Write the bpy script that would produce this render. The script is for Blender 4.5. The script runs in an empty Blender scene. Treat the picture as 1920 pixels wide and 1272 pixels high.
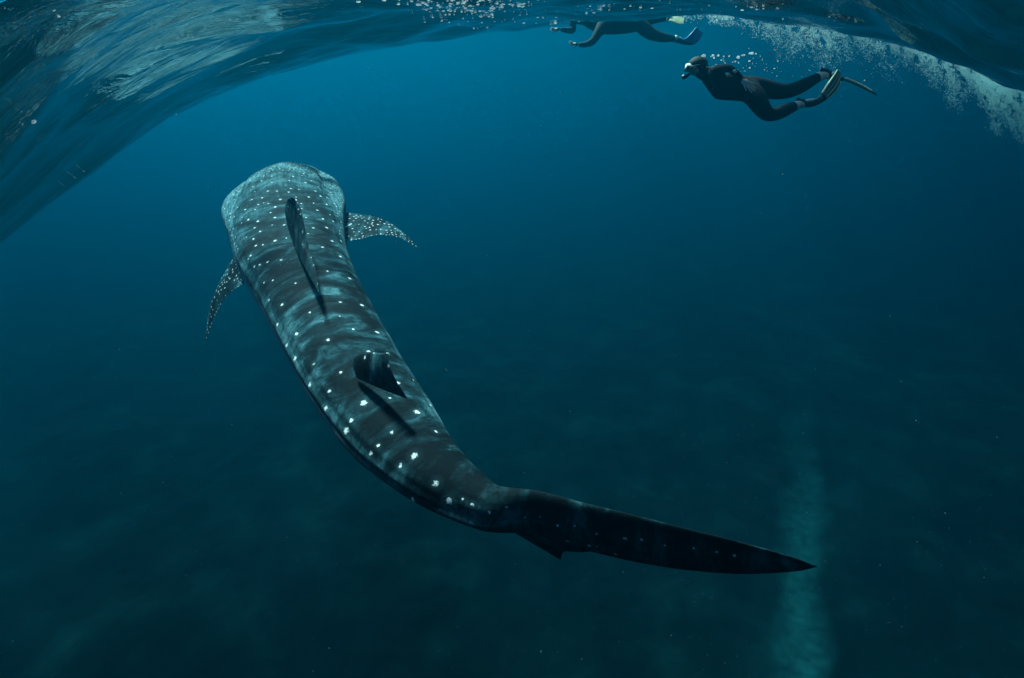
import bpy, bmesh, math, random
import numpy as np
from mathutils import Vector, Matrix

random.seed(7); rng = np.random.default_rng(7)
S = bpy.context.scene
COL = S.collection
R = math.radians

# ---------------------------------------------------------------- camera
PITCH = 29.5
W0, H0, FPX = 1920.0, 1272.0, 960.0
cd = bpy.data.cameras.new('camera'); cam = bpy.data.objects.new('camera', cd); COL.objects.link(cam)
cd.sensor_fit = 'HORIZONTAL'; cd.sensor_width = 36; cd.lens = 36 * FPX / W0
cd.clip_start = 0.05; cd.clip_end = 2000
CAMZ = -1.5                                     # the sea's mean level is z = 0
cam.location = (0, 0, CAMZ); cam.rotation_euler = (R(90 - PITCH), 0, 0)
S.camera = cam
CP = np.array([0, 0, CAMZ])
_f = np.array([0, math.cos(R(PITCH)), -math.sin(R(PITCH))])
_u = np.array([0, math.sin(R(PITCH)), math.cos(R(PITCH))])
_r = np.array([1.0, 0, 0])
def P(px, py, d):
    """the place that lies d metres ahead of the camera's plane in a given direction"""
    return CP + d * _f + (px - W0 / 2) / FPX * d * _r + (H0 / 2 - py) / FPX * d * _u

# ---------------------------------------------------------------- light
SUN_EL, SUN_AZ = 51.0, -29.0                      # azimuth from +y towards +x
S.view_settings.view_transform = 'Standard'; S.view_settings.look = 'None'
S.view_settings.gamma = 1; S.view_settings.use_curve_mapping = False
S.view_settings.exposure = 1.5
w = bpy.data.worlds.new('World'); S.world = w; w.use_nodes = True
nt = w.node_tree; nt.nodes.clear()
sky = nt.nodes.new('ShaderNodeTexSky'); sky.sky_type = 'NISHITA'; sky.sun_disc = False
sky.sun_elevation = R(SUN_EL); sky.sun_rotation = R(SUN_AZ)
bg = nt.nodes.new('ShaderNodeBackground'); bg.inputs['Strength'].default_value = 0.05
wo = nt.nodes.new('ShaderNodeOutputWorld')
nt.links.new(sky.outputs[0], bg.inputs[0]); nt.links.new(bg.outputs[0], wo.inputs[0])
sl = bpy.data.lights.new('sun', 'SUN'); sl.energy = 5.0; sl.angle = R(8); sl.color = (1, .96, .9)
so = bpy.data.objects.new('sun', sl); COL.objects.link(so)
_sd = Vector((math.sin(R(SUN_AZ)) * math.cos(R(SUN_EL)), math.cos(R(SUN_AZ)) * math.cos(R(SUN_EL)), math.sin(R(SUN_EL))))
so.rotation_euler = _sd.to_track_quat('Z', 'Y').to_euler(); so.location = (0, 0, 30)
cy = S.cycles
cy.volume_bounces = 1; cy.max_bounces = 8; cy.transparent_max_bounces = 40
cy.use_denoising = True; cy.caustics_reflective = False; cy.caustics_refractive = False

# ---------------------------------------------------------------- helpers
def mat(name):
    m = bpy.data.materials.new(name); m.use_nodes = True
    return m, m.node_tree, m.node_tree.nodes['Principled BSDF']
def N(nt, typ, **kw):
    n = nt.nodes.new(typ)
    for k, v in kw.items():
        if k in n.inputs.keys(): n.inputs[k].default_value = v
        else: setattr(n, k, v)
    return n
def ramp(nt, src, stops, interp='LINEAR'):
    r = nt.nodes.new('ShaderNodeValToRGB'); r.color_ramp.interpolation = interp
    el = r.color_ramp.elements
    while len(el) < len(stops): el.new(.5)
    for e, (p, c) in zip(el, stops):
        e.position = p; e.color = (c, c, c, 1) if isinstance(c, (int, float)) else (*c, 1)
    nt.links.new(src, r.inputs[0]); return r
def simple(name, col, rough=.5, spec=.3, noise=.0, scale=20):
    m, nt, b = mat(name)
    b.inputs['Base Color'].default_value = (*col, 1); b.inputs['Roughness'].default_value = rough
    b.inputs['Specular IOR Level'].default_value = spec
    if noise:
        tc = N(nt, 'ShaderNodeTexCoord'); n = N(nt, 'ShaderNodeTexNoise', Scale=scale, Detail=4.0)
        nt.links.new(tc.outputs['Object'], n.inputs['Vector'])
        r = ramp(nt, n.outputs[0], [(.3, tuple(c * (1 - noise) for c in col)), (.7, tuple(min(1, c * (1 + noise)) for c in col))])
        nt.links.new(r.outputs[0], b.inputs['Base Color'])
    return m
def mesh_obj(name, verts, faces, material=None, parent=None, smooth=True):
    me = bpy.data.meshes.new(name)
    verts = np.asarray(verts, dtype=np.float32)
    if isinstance(faces, np.ndarray):
        nf, k = faces.shape
        me.vertices.add(len(verts)); me.vertices.foreach_set('co', verts.ravel())
        me.loops.add(nf * k); me.loops.foreach_set('vertex_index', faces.astype(np.int32).ravel())
        me.polygons.add(nf); me.polygons.foreach_set('loop_start', np.arange(0, nf * k, k, dtype=np.int32))
        me.update(calc_edges=True); me.validate()
    else:
        me.from_pydata([tuple(map(float, v)) for v in verts], [], faces); me.update()
    me.polygons.foreach_set('use_smooth', [smooth] * len(me.polygons))
    if material: me.materials.append(material)
    o = bpy.data.objects.new(name, me); COL.objects.link(o)
    if parent: o.parent = parent
    return o
def tag(o, label=None, cat=None, group=None, kind=None):
    for k, v in (('label', label), ('category', cat), ('group', group), ('kind', kind)):
        if v: o[k] = v
    return o
def empty(name, loc):
    o = bpy.data.objects.new(name, None); COL.objects.link(o); o.location = Vector(loc); o.empty_display_size = .2
    return o
def grid_faces(nu, nv, wrap_v=False, flip=False):
    i = np.arange(nu - 1)[:, None]; j = np.arange(nv if wrap_v else nv - 1)[None, :]
    j2 = (j + 1) % nv
    a = i * nv + j; b = i * nv + j2; c = (i + 1) * nv + j2; d = (i + 1) * nv + j
    f = np.stack([a + 0 * b, b, c, d], -1).reshape(-1, 4)
    return f[:, ::-1].copy() if flip else f
def smoothstep(a, b, x):
    t = np.clip((x - a) / (b - a), 0, 1); return t * t * (3 - 2 * t)
# ---------------------------------------------------------------- sea water body
hz, hn, _ = mat('sea_water_volume'); hn.nodes.clear()
sc_ = N(hn, 'ShaderNodeVolumeScatter'); sc_.inputs['Color'].default_value = (0.0, .55, .98, 1)
sc_.inputs['Density'].default_value = .0165; sc_.inputs['Anisotropy'].default_value = .82
ab_ = N(hn, 'ShaderNodeVolumeAbsorption'); ab_.inputs['Color'].default_value = (.30, .805, .86, 1)
ab_.inputs['Density'].default_value = .12
ad_ = N(hn, 'ShaderNodeAddShader'); ho = N(hn, 'ShaderNodeOutputMaterial')
hn.links.new(sc_.outputs[0], ad_.inputs[0]); hn.links.new(ab_.outputs[0], ad_.inputs[1]); hn.links.new(ad_.outputs[0], ho.inputs['Volume'])
BX = 220.0; ZB, ZT = -40.0, 2.2
v = [(x, y, z) for z in (ZB, ZT) for x, y in ((-BX, -BX), (BX, -BX), (BX, BX), (-BX, BX))]
hazeo = mesh_obj('haze', v, [(0, 3, 2, 1), (4, 5, 6, 7), (0, 1, 5, 4), (1, 2, 6, 5), (2, 3, 7, 6), (3, 0, 4, 7)], hz, smooth=False)
tag(hazeo, 'deep blue sea water haze filling the whole scene', 'water haze', kind='stuff')

# ---------------------------------------------------------------- sea surface, a big swell seen from below
edge = [(-260, 640), (-120, 525), (0, 448), (100, 365), (200, 292), (300, 225), (420, 168), (560, 125), (700, 92), (860, 66), (1000, 48), (1150, 34),
        (1300, 27), (1400, 29), (1500, 45), (1600, 62), (1700, 83), (1800, 118), (1920, 168), (2080, 240)]
ea = []
for px, py in edge:
    q = P(px, py, 1) - CP; ea.append((math.atan2(q[0], q[1]), q[2] / math.hypot(q[0], q[1])))
ea = np.array(ea)
NPH, NR = 900, 420
ph = np.linspace(-math.pi, math.pi, NPH + 1)[:-1]
te = np.interp(ph, ea[:, 0], ea[:, 1])
a0, a1 = ea[0, 0], ea[-1, 0]
te = np.where(ph < a0, ea[0, 1] + (.25 - ea[0, 1]) * smoothstep(0, 1.3, a0 - ph), te)
te = np.where(ph > a1, ea[-1, 1] + (.25 - ea[-1, 1]) * smoothstep(0, 1.3, ph - a1), te)
k = np.exp(-np.linspace(-2, 2, 21) ** 2); k /= k.sum()
te = np.convolve(np.concatenate([te[-10:], te, te[:10]]), k, 'valid')
r0 = np.interp(ph, [-math.pi, -.95, -.5, .1, .5, .85, math.pi], [9, 6.0, 9.0, 16.0, 11.0, 7.5, 9])
rr = np.concatenate([[0.02], np.geomspace(.25, 30, NR - 61), np.geomspace(30.5, 210, 60)])
ZC, ZF = .4, 1.5
RR, T0 = rr[:, None], te[None, :]
R0 = r0[None, :]
t = np.clip(RR / R0, 0, 1)
h00 = 2*t**3 - 3*t**2 + 1; h01 = -2*t**3 + 3*t**2; h11 = t**3 - t**2
zin = h00 * ZC + h01 * R0 * T0 + h11 * R0 * T0
L2 = 24.0
t2 = np.clip((RR - R0) / L2, 0, 1)
g00 = 2*t2**3 - 3*t2**2 + 1; g10 = t2**3 - 2*t2**2 + t2; g01 = -2*t2**3 + 3*t2**2
zout = g00 * R0 * T0 + g10 * L2 * T0 + g01 * ZF
Z = np.where(RR < R0, zin, zout)
X = RR * np.sin(ph)[None, :]; Y = RR * np.cos(ph)[None, :]
wr = np.random.default_rng(3)
dz = np.zeros_like(X)
amp_env = smoothstep(.2, 3, RR) * (1 - .8 * smoothstep(12, 40, RR))
for lam in list(np.geomspace(.28, 3.4, 46)):
    th = wr.normal(.42, .5); kx, ky = math.cos(th + 1.57), math.sin(th + 1.57)
    kk = 2 * math.pi / lam
    warp = .35 * np.sin(X * .7 + wr.uniform(0, 6)) + .35 * np.sin(Y * .6 + wr.uniform(0, 6))
    ph_ = kk * (X * kx + Y * ky) + wr.uniform(0, 6.28) + warp * 2
    cell = lam / 5
    fade = 1 / (1 + (RR * .012 / cell) ** 2)
    dz += .0076 * lam ** .9 * (np.sin(ph_) + .25 * np.sin(2 * ph_ + .6)) * fade
near_edge = .35 + .65 * np.clip(np.abs(RR - R0) / 2.5, 0, 1)
Z = Z + dz * amp_env * near_edge + CAMZ
Vw = np.stack([X, Y, Z], -1).reshape(-1, 3)
Fw = grid_faces(len(rr), NPH, wrap_v=True)
wm, wn, _b = mat('water_surface'); wn.nodes.clear()
tc = N(wn, 'ShaderNodeTexCoord')
mp = N(wn, 'ShaderNodeMapping'); mp.inputs['Rotation'].default_value = (0, 0, -.42)
mp2 = N(wn, 'ShaderNodeMapping'); mp2.inputs['Scale'].default_value = (.5, 1.9, 1)
wn.links.new(tc.outputs['Object'], mp.inputs[0]); wn.links.new(mp.outputs[0], mp2.inputs[0])
n1 = N(wn, 'ShaderNodeTexNoise', Scale=2.6, Detail=5.0, Roughness=.55, Distortion=.8); wn.links.new(mp2.outputs[0], n1.inputs['Vector'])
bp = N(wn, 'ShaderNodeBump', Strength=.27, Distance=.10); wn.links.new(n1.outputs[0], bp.inputs['Height'])
fr = N(wn, 'ShaderNodeFresnel', IOR=1.33); wn.links.new(bp.outputs[0], fr.inputs['Normal'])
gl = N(wn, 'ShaderNodeBsdfGlossy', Roughness=.04); gl.inputs['Color'].default_value = (.97, .99, 1, 1); wn.links.new(bp.outputs[0], gl.inputs['Normal'])
tr = N(wn, 'ShaderNodeBsdfTransparent'); mx = N(wn, 'ShaderNodeMixShader'); ou = N(wn, 'ShaderNodeOutputMaterial')
wn.links.new(fr.outputs[0], mx.inputs[0]); wn.links.new(tr.outputs[0], mx.inputs[1]); wn.links.new(gl.outputs[0], mx.inputs[2]); wn.links.new(mx.outputs[0], ou.inputs[0])
wat = mesh_obj('water', Vw, Fw, wm); tag(wat, kind='structure')

# ---------------------------------------------------------------- sea bed
def vnoise(x, y, seed, scale):
    """smooth value noise"""
    g = np.random.default_rng(seed).random((256, 256))
    x = x / scale; y = y / scale
    xi, yi = np.floor(x).astype(int), np.floor(y).astype(int); fx, fy = x - xi, y - yi
    fx = fx * fx * (3 - 2 * fx); fy = fy * fy * (3 - 2 * fy)
    a = g[xi % 256, yi % 256]; b = g[(xi + 1) % 256, yi % 256]; c = g[xi % 256, (yi + 1) % 256]; d = g[(xi + 1) % 256, (yi + 1) % 256]
    return (a * (1 - fx) + b * fx) * (1 - fy) + (c * (1 - fx) + d * fx) * fy
def fbm(x, y, seed, scale, oct=5, gain=.5):
    s = 0; a = 1; tot = 0
    for i in range(oct):
        s = s + a * vnoise(x + 17.3 * i, y - 9.1 * i, seed + i, scale / 2 ** i); tot += a; a *= gain
    return s / tot
FLOOR = -18.5
def chan(x, y):                                  # a sand channel running away from the viewer between the reef beds
    c0 = np.interp(y, [-50, 5, 8.9, 12.1, 16, 19.4, 23.3, 60], [5, 7, 9.4, 11, 12.9, 14.6, 16.4, 34]) + .2 * np.sin(y * .8 + 1) - .35 - .02 * (12 - np.minimum(y, 12)) * 3
    wd = .62 + .4 * fbm(x * 0 + 3, y, 91, 3) - .03 * np.maximum(y - 16, 0)
    wd = np.maximum(wd, .3)
    return smoothstep(1.6, .4, np.abs(x - c0) / wd + .7 * (fbm(x, y, 55, 1.6) - .5) * 2) * (1 - smoothstep(10, 24, y + 6 * (fbm(x, y, 66, 1.5) - .5)))
def floor_z(x, y):
    m = chan(x, y)
    reef = .7 * fbm(x, y, 11, 5.0, 6, .55) + .12 * np.abs(fbm(x, y, 31, 1.3, 3) - .5) * 2
    z = FLOOR + (1 - m) * (reef - .1) + m * .15 * fbm(x, y, 77, 1.5, 3)
    return z - .02 * np.maximum(y - 20, 0) * .8, m
gx = np.concatenate([-np.geomspace(200, 30, 30)[:-1], np.linspace(-30, 30, 560), np.geomspace(30, 200, 30)[1:]])
gy = np.concatenate([-np.geomspace(200, 6, 30)[:-1], np.linspace(-6, 40, 430), np.geomspace(40, 210, 40)[1:]])
GX, GY = np.meshgrid(gx, gy, indexing='ij')
GZ, GM = floor_z(GX, GY)
sm, sn, sb = mat('seabed')
at = N(sn, 'ShaderNodeAttribute', attribute_name='sand')
tcs = N(sn, 'ShaderNodeTexCoord')
nn = N(sn, 'ShaderNodeTexNoise', Scale=.45, Detail=8.0, Roughness=.6); sn.links.new(tcs.outputs['Object'], nn.inputs['Vector'])
rf = ramp(sn, nn.outputs[0], [(.38, (.003, .004, .004)), (.55, (.007, .009, .009)), (.75, (.020, .024, .023))])
ns_ = N(sn, 'ShaderNodeTexNoise', Scale=3.0, Detail=6.0); sn.links.new(tcs.outputs['Object'], ns_.inputs['Vector'])
rs = ramp(sn, ns_.outputs[0], [(.3, (.022, .034, .035)), (.7, (.055, .082, .082))])
mxc = N(sn, 'ShaderNodeMix', data_type='RGBA')
sn.links.new(at.outputs['Fac'], mxc.inputs[0]); sn.links.new(rf.outputs[0], mxc.inputs[6]); sn.links.new(rs.outputs[0], mxc.inputs[7])
sn.links.new(mxc.outputs[2], sb.inputs['Base Color']); sb.inputs['Roughness'].default_value = .95; sb.inputs['Specular IOR Level'].default_value = .1
sea = mesh_obj('seabed', np.stack([GX, GY, GZ], -1).reshape(-1, 3), grid_faces(len(gx), len(gy), flip=True), sm)
ac = sea.data.attributes.new('sand', 'FLOAT', 'POINT'); ac.data.foreach_set('value', GM.ravel().astype(np.float32))
tag(sea, kind='structure')
# ---------------------------------------------------------------- whale shark
from mathutils.bvhtree import BVHTree
from mathutils.kdtree import KDTree
# stations: x, y, z (relative to the camera), half width, height above, height below, squareness
ST = [
 (-2.80, 6.98, -1.42, .10, .05, .06, 2.0),
 (-2.79, 6.90, -1.42, .25, .08, .12, 2.0),
 (-2.76, 6.72, -1.43, .37, .15, .20, 2.0),
 (-2.70, 6.42, -1.45, .465, .25, .28, 2.0),
 (-2.60, 6.00, -1.49, .552, .33, .34, 2.0),
 (-2.46, 5.56, -1.54, .585, .345, .40, 2.1),
 (-2.25, 5.04, -1.60, .545, .30, .43, 2.25),
 (-2.02, 4.51, -1.67, .485, .29, .43, 2.15),
 (-1.73, 3.98, -1.72, .410, .27, .39, 2.1),
 (-1.43, 3.46, -1.77, .362, .25, .35, 2.0),
 (-1.20, 3.08, -1.81, .338, .24, .31, 2.0),
 (-.99, 2.74, -1.85, .310, .22, .26, 2.0),
 (-.81, 2.48, -1.88, .285, .20, .215, 2.0),
 (-.645, 2.26, -1.91, .256, .18, .175, 1.95),
 (-.50, 2.09, -1.93, .214, .165, .14, 1.9),
 (-.36, 1.955, -1.945, .178, .15, .12, 1.85),
 (-.235, 1.86, -1.955, .147, .135, .12, 1.8),
 (-.12, 1.79, -1.96, .115, .125, .135, 1.8)]
st = np.array(ST); st[:, 2] += CAMZ
# the tail's upper lobe: leading (upper) and trailing (lower) edge
lobe = [((1003, 921, 2.44), (1000, 1000, 2.56), .060), ((1100, 945, 2.36), (1095, 1030, 2.49), .043), ((1200, 969, 2.27), (1195, 1054, 2.40), .033),
        ((1300, 994, 2.18), (1295, 1069, 2.29), .025), ((1400, 1019, 2.09), (1396, 1075, 2.17), .017), ((1480, 1042, 2.02), (1478, 1071, 2.06), .010), ((1532, 1062, 1.97), (1531, 1063, 1.972), .002)]
cen = [s[:3] for s in st]; aw = [s[3] for s in st]; hu = [s[4] for s in st]; hd = [s[5] for s in st]; ex = [s[6] for s in st]
upv = [np.array([0, 0, 1.0])] * len(st)
for A, B, th in lobe:
    a, b = P(*A), P(*B); c = a * .5 + b * .5; hgt = np.linalg.norm(a - b)
    cen.append(c); aw.append(th); hu.append(hgt / 2); hd.append(hgt / 2); ex.append(1.7); upv.append((a - b) / max(hgt, 1e-6))
cen = np.array(cen); upv = np.array(upv); par = np.array([aw, hu, hd, ex]).T
seg = np.r_[0, np.cumsum(np.linalg.norm(np.diff(cen, axis=0), axis=1))]
def crom(tk, V, tq):                             # smooth interpolation through the stations
    V = np.asarray(V, float)
    m = np.gradient(V, tk, axis=0)
    i = np.clip(np.searchsorted(tk, tq, 'right') - 1, 0, len(tk) - 2); h = (tk[i + 1] - tk[i]); u = (tq - tk[i]) / h
    if V.ndim > 1: u = u[:, None]; h = h[:, None]
    return (2*u**3-3*u**2+1) * V[i] + (u**3-2*u**2+u) * h * m[i] + (-2*u**3+3*u**2) * V[i+1] + (u**3-u**2) * h * m[i+1]
NS, NT = 760, 260
sq = np.concatenate([seg[0] + (np.linspace(0, 1, 60) ** 1.6) * .25, np.linspace(.255, seg[-1], NS - 60)])
C3 = crom(seg, cen, sq); PR = crom(seg, par, sq); UU = crom(seg, upv, sq)
PR[:, 0] = np.maximum(PR[:, 0], .0015)
TG = np.gradient(C3, sq, axis=0); TG /= np.linalg.norm(TG, axis=1)[:, None]
AX = np.cross(UU, TG); AX /= np.linalg.norm(AX, axis=1)[:, None]      # points to the animal's left (picture left is -)
UU = np.cross(TG, AX); UU /= np.linalg.norm(UU, axis=1)[:, None]
tl = np.linspace(-1, 1, NT + 1)[:-1]; th = math.pi * (tl * .72 + .28 * tl ** 3)   # denser on the back
TH = th[None, :]
e = PR[:, 3][:, None]
cx = np.sign(np.sin(TH)) * np.abs(np.sin(TH)) ** (2 / e); cz = np.sign(np.cos(TH)) * np.abs(np.cos(TH)) ** (2 / e)
Lx = PR[:, 0][:, None] * cx; Lz = np.where(cz > 0, PR[:, 1][:, None], PR[:, 2][:, None]) * cz
SQ = sq[:, None]; ped = seg[17]
g = lambda x, w_: np.exp(-(x / w_) ** 2)
bodyf = smoothstep(.5, 1.4, SQ) * (1 - smoothstep(ped - .9, ped + .1, SQ))
rid = np.zeros_like(Lx)
aT = np.abs(TH)
for c0, hh, ww in ((.0, .010, .14), (.92, .006, .11), (1.28, .009, .11)):
    rid += hh * g(aT - c0, ww) * bodyf
keel = smoothstep(ped - 2.0, ped - .6, SQ) * (1 - smoothstep(ped + .1, ped + .5, SQ)); rid += .012 * g(aT - 1.62, .2) * keel
headf = 1 - smoothstep(1.3, 2.3, SQ)
rid += headf * smoothstep(.2, .7, SQ) * (-.055 * g(aT - .95, .18) + .050 * g(aT - 1.40, .24) + .030 * g(aT, .35))
for k_ in range(5):                               # gill slits low on the flank
    rid -= .012 * g(SQ - (1.75 + .11 * k_), .014) * smoothstep(1.25, 1.5, aT) * (1 - smoothstep(2.0, 2.2, aT))
rid += .006 * (fbm(SQ * 1.0 + 0 * TH, TH * .6 + 0 * SQ + 20, 5, .35, 3) - .5) * 2 * (1 - smoothstep(ped, ped + .3, SQ))
nx = cx; nz = cz; nl = np.sqrt(nx ** 2 + nz ** 2) + 1e-6
Lx = Lx + rid * nx / nl; Lz = Lz + rid * nz / nl
BV = C3[:, None, :] + AX[:, None, :] * Lx[..., None] + UU[:, None, :] * Lz[..., None]
BV = BV.reshape(-1, 3)
BV = np.vstack([BV, C3[0] - TG[0] * .01, C3[-1]])
bf = grid_faces(NS, NT, wrap_v=True)
caps = [(NS * NT, (j + 1) % NT, j, j) for j in range(NT)]
arc = (TH * (PR[:, 0] + PR[:, 1])[:, None] / 2)
flow = np.stack([SQ + 0 * TH, arc, 0 * arc], -1).reshape(-1, 3); flow = np.vstack([flow, [0, 0, 0], [seg[-1], 0, 0]])
belly = (smoothstep(1.25, 1.8, aT + 0 * SQ) * (1 - smoothstep(ped - 1.5, ped - .1, SQ))).ravel(); belly = np.r_[belly, 0, 0]

sk, kn, kb = mat('shark_skin')
aS = N(kn, 'ShaderNodeAttribute', attribute_name='spot_distance'); aF = N(kn, 'ShaderNodeAttribute', attribute_name='flow'); aB = N(kn, 'ShaderNodeAttribute', attribute_name='belly')
aH = N(kn, 'ShaderNodeAttribute', attribute_name='pale')
tcb = N(kn, 'ShaderNodeTexCoord')
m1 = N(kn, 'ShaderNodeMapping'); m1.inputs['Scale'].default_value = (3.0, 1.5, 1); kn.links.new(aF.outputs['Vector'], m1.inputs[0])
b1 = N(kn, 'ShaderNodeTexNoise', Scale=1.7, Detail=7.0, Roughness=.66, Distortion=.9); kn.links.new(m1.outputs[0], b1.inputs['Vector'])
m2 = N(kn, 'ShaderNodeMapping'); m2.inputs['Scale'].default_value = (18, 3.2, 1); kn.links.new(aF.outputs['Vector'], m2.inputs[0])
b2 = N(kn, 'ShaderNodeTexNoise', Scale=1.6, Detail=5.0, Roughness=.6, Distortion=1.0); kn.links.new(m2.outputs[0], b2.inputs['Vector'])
b3 = N(kn, 'ShaderNodeTexNoise', Scale=26.0, Detail=5.0, Roughness=.7); kn.links.new(tcb.outputs['Object'], b3.inputs['Vector'])
b4 = N(kn, 'ShaderNodeTexNoise', Scale=70.0, Detail=3.0, Roughness=.7); kn.links.new(tcb.outputs['Object'], b4.inputs['Vector'])
def mth(nt_, op, a, b=None, c=None):
    n = N(nt_, 'ShaderNodeMath', operation=op)
    for i, v_ in enumerate((a, b, c)):
        if v_ is None: continue
        if isinstance(v_, (int, float)): n.inputs[i].default_value = v_
        else: nt_.links.new(v_, n.inputs[i])
    return n.outputs[0]
f1 = mth(kn, 'MULTIPLY_ADD', b2.outputs[0], .30, mth(kn, 'MULTIPLY_ADD', b1.outputs[0], 2.9, -.88))  # skin marbling, with rippling caustic light painted into the same noise
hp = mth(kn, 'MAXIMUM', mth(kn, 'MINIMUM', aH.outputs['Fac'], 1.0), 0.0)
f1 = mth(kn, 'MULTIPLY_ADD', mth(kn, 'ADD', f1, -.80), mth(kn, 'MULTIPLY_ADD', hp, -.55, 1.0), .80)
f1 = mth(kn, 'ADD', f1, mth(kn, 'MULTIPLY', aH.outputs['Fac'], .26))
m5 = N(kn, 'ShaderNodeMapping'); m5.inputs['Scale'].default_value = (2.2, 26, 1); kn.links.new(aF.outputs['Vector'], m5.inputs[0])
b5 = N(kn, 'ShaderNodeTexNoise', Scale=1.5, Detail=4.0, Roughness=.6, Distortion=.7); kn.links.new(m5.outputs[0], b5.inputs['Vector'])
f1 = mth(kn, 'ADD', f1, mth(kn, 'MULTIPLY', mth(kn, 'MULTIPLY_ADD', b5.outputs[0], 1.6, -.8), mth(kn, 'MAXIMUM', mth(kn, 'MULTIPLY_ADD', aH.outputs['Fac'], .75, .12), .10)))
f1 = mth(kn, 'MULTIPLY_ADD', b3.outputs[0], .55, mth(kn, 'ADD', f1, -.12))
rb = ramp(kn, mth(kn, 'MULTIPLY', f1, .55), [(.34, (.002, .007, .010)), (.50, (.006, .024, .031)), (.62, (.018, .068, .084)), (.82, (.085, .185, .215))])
sdn = mth(kn, 'ADD', aS.outputs['Fac'], mth(kn, 'MULTIPLY_ADD', b4.outputs[0], 2.2, -1.05))
rsp = ramp(kn, mth(kn, 'MULTIPLY', sdn, .5), [(.28, 1.0), (.46, 0.0)])
sz = ramp(kn, mth(kn, 'MULTIPLY', aS.outputs['Fac'], .35), [(.3, .10), (.95, 0.0)])
mA = N(kn, 'ShaderNodeMix', data_type='RGBA'); kn.links.new(sz.outputs[0], mA.inputs[0]); kn.links.new(rb.outputs[0], mA.inputs[6]); mA.inputs[7].default_value = (.08, .17, .20, 1)
mB = N(kn, 'ShaderNodeMix', data_type='RGBA'); kn.links.new(rsp.outputs[0], mB.inputs[0]); kn.links.new(mA.outputs[2], mB.inputs[6]); mB.inputs[7].default_value = (.66, .72, .73, 1)
mC = N(kn, 'ShaderNodeMix', data_type='RGBA'); kn.links.new(aB.outputs['Fac'], mC.inputs[0]); kn.links.new(mB.outputs[2], mC.inputs[6]); mC.inputs[7].default_value = (.24, .33, .36, 1)
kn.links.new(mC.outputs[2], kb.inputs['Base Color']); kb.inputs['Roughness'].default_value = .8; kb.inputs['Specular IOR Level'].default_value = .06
kbp = N(kn, 'ShaderNodeBump', Strength=.35, Distance=.01); kn.links.new(b3.outputs[0], kbp.inputs['Height']); kn.links.new(kbp.outputs[0], kb.inputs['Normal'])

shark = empty('whale_shark', (-1.2, 3.08, CAMZ - 1.8)); tag(shark, 'whale shark with white spotted dark back swimming away beneath the surface', 'whale shark')
def rel(o, root):                                # keep world-space vertices while parented to an Empty
    o.parent = root; o.matrix_parent_inverse = Matrix.Translation(-Vector(root.location)); return o
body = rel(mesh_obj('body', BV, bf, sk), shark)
# close the snout
bmx = bmesh.new(); bmx.from_mesh(body.data); bmx.verts.ensure_lookup_table()
for j in range(NT): bmx.faces.new((bmx.verts[NS * NT], bmx.verts[(j + 1) % NT], bmx.verts[j])).smooth = True
for j in range(NT): bmx.faces.new((bmx.verts[NS * NT + 1], bmx.verts[(NS - 1) * NT + j], bmx.verts[(NS - 1) * NT + (j + 1) % NT])).smooth = True
bmesh.ops.recalc_face_normals(bmx, faces=bmx.faces); bmx.to_mesh(body.data); bmx.free()

def cpx(lst, ox, oy, s): return [(x / s + ox, y / s + oy) for x, y in lst]
big = cpx([(148,35),(478,20),(603,38),(305,80),(230,200),(408,235),(553,175),(690,192),(120,145),(175,265),(328,370),(480,420),(748,313),(803,480),(893,462),(945,480),
 (415,525),(305,490),(613,592),(395,622),(540,692),(512,750),(990,605),(1035,600),(915,645),(1097,715),(1022,755),(770,760),(693,835),(655,878),(898,895),(820,950),(1175,850),
 (1260,957),(1353,1012),(1022,1048),(1095,1150),(640,300),(852,362),(222,340)], 480, 560, 3.028)
big += cpx([(680,800),(545,782),(522,900),(572,1045),(1152,945),(628,1170),(870,728),(1003,770),(948,640),(1035,712),(1100,835),(843,585)], 340, 280, 3.18)
med = cpx([(900,548),(952,548),(757,503),(595,660),(513,673),(467,690),(435,700),(493,795),(560,545),(625,530),(487,570),(430,535),(388,525),
 (612,452),(543,452),(558,408),(457,430),(470,490),(445,575),(398,655),(413,635),(745,408),(787,470),(812,365),(843,415),(867,468),(905,430),(760,285),(788,322),(640,255),
 (655,235),(867,330),(870,290),(520,325),(533,378),(483,290),(490,320),(515,250),(840,215),(700,240),(620,215),(740,200),(930,400),(420,300),(440,360),(400,420),(360,440),
 (380,360),(800,250),(830,280),(560,345),(590,300),(570,250),(460,330)], 340, 280, 3.18)
small = cpx([(1175,1138),(1228,1168),(1325,1212),(1372,1200),(1425,1186),(1295,1120),(380,130),(475,100),(975,528),(1218,828),(760,565)], 480, 560, 3.028)
small += cpx([(403,370),(475,368),(555,407),(633,411),(735,447),(865,468),(943,473),(1183,513),(1290,530),(1372,547),(1050,500),(700,500),(820,540),(600,480)], 820, 820, 2.4615)
bvh = BVHTree.FromPolygons([tuple(v_) for v_ in BV], bf.tolist())
spots = []
for lst, rad in ((big, .0205), (med, .0165), (small, .0105)):
    for px, py in lst:
        q = P(px, py, 1) - CP; hit = bvh.ray_cast(Vector(CP), Vector(q).normalized(), 12)
        if hit[0] is not None: spots.append((np.array(hit[0]), rad * random.uniform(.55, 1.1)))
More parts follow.
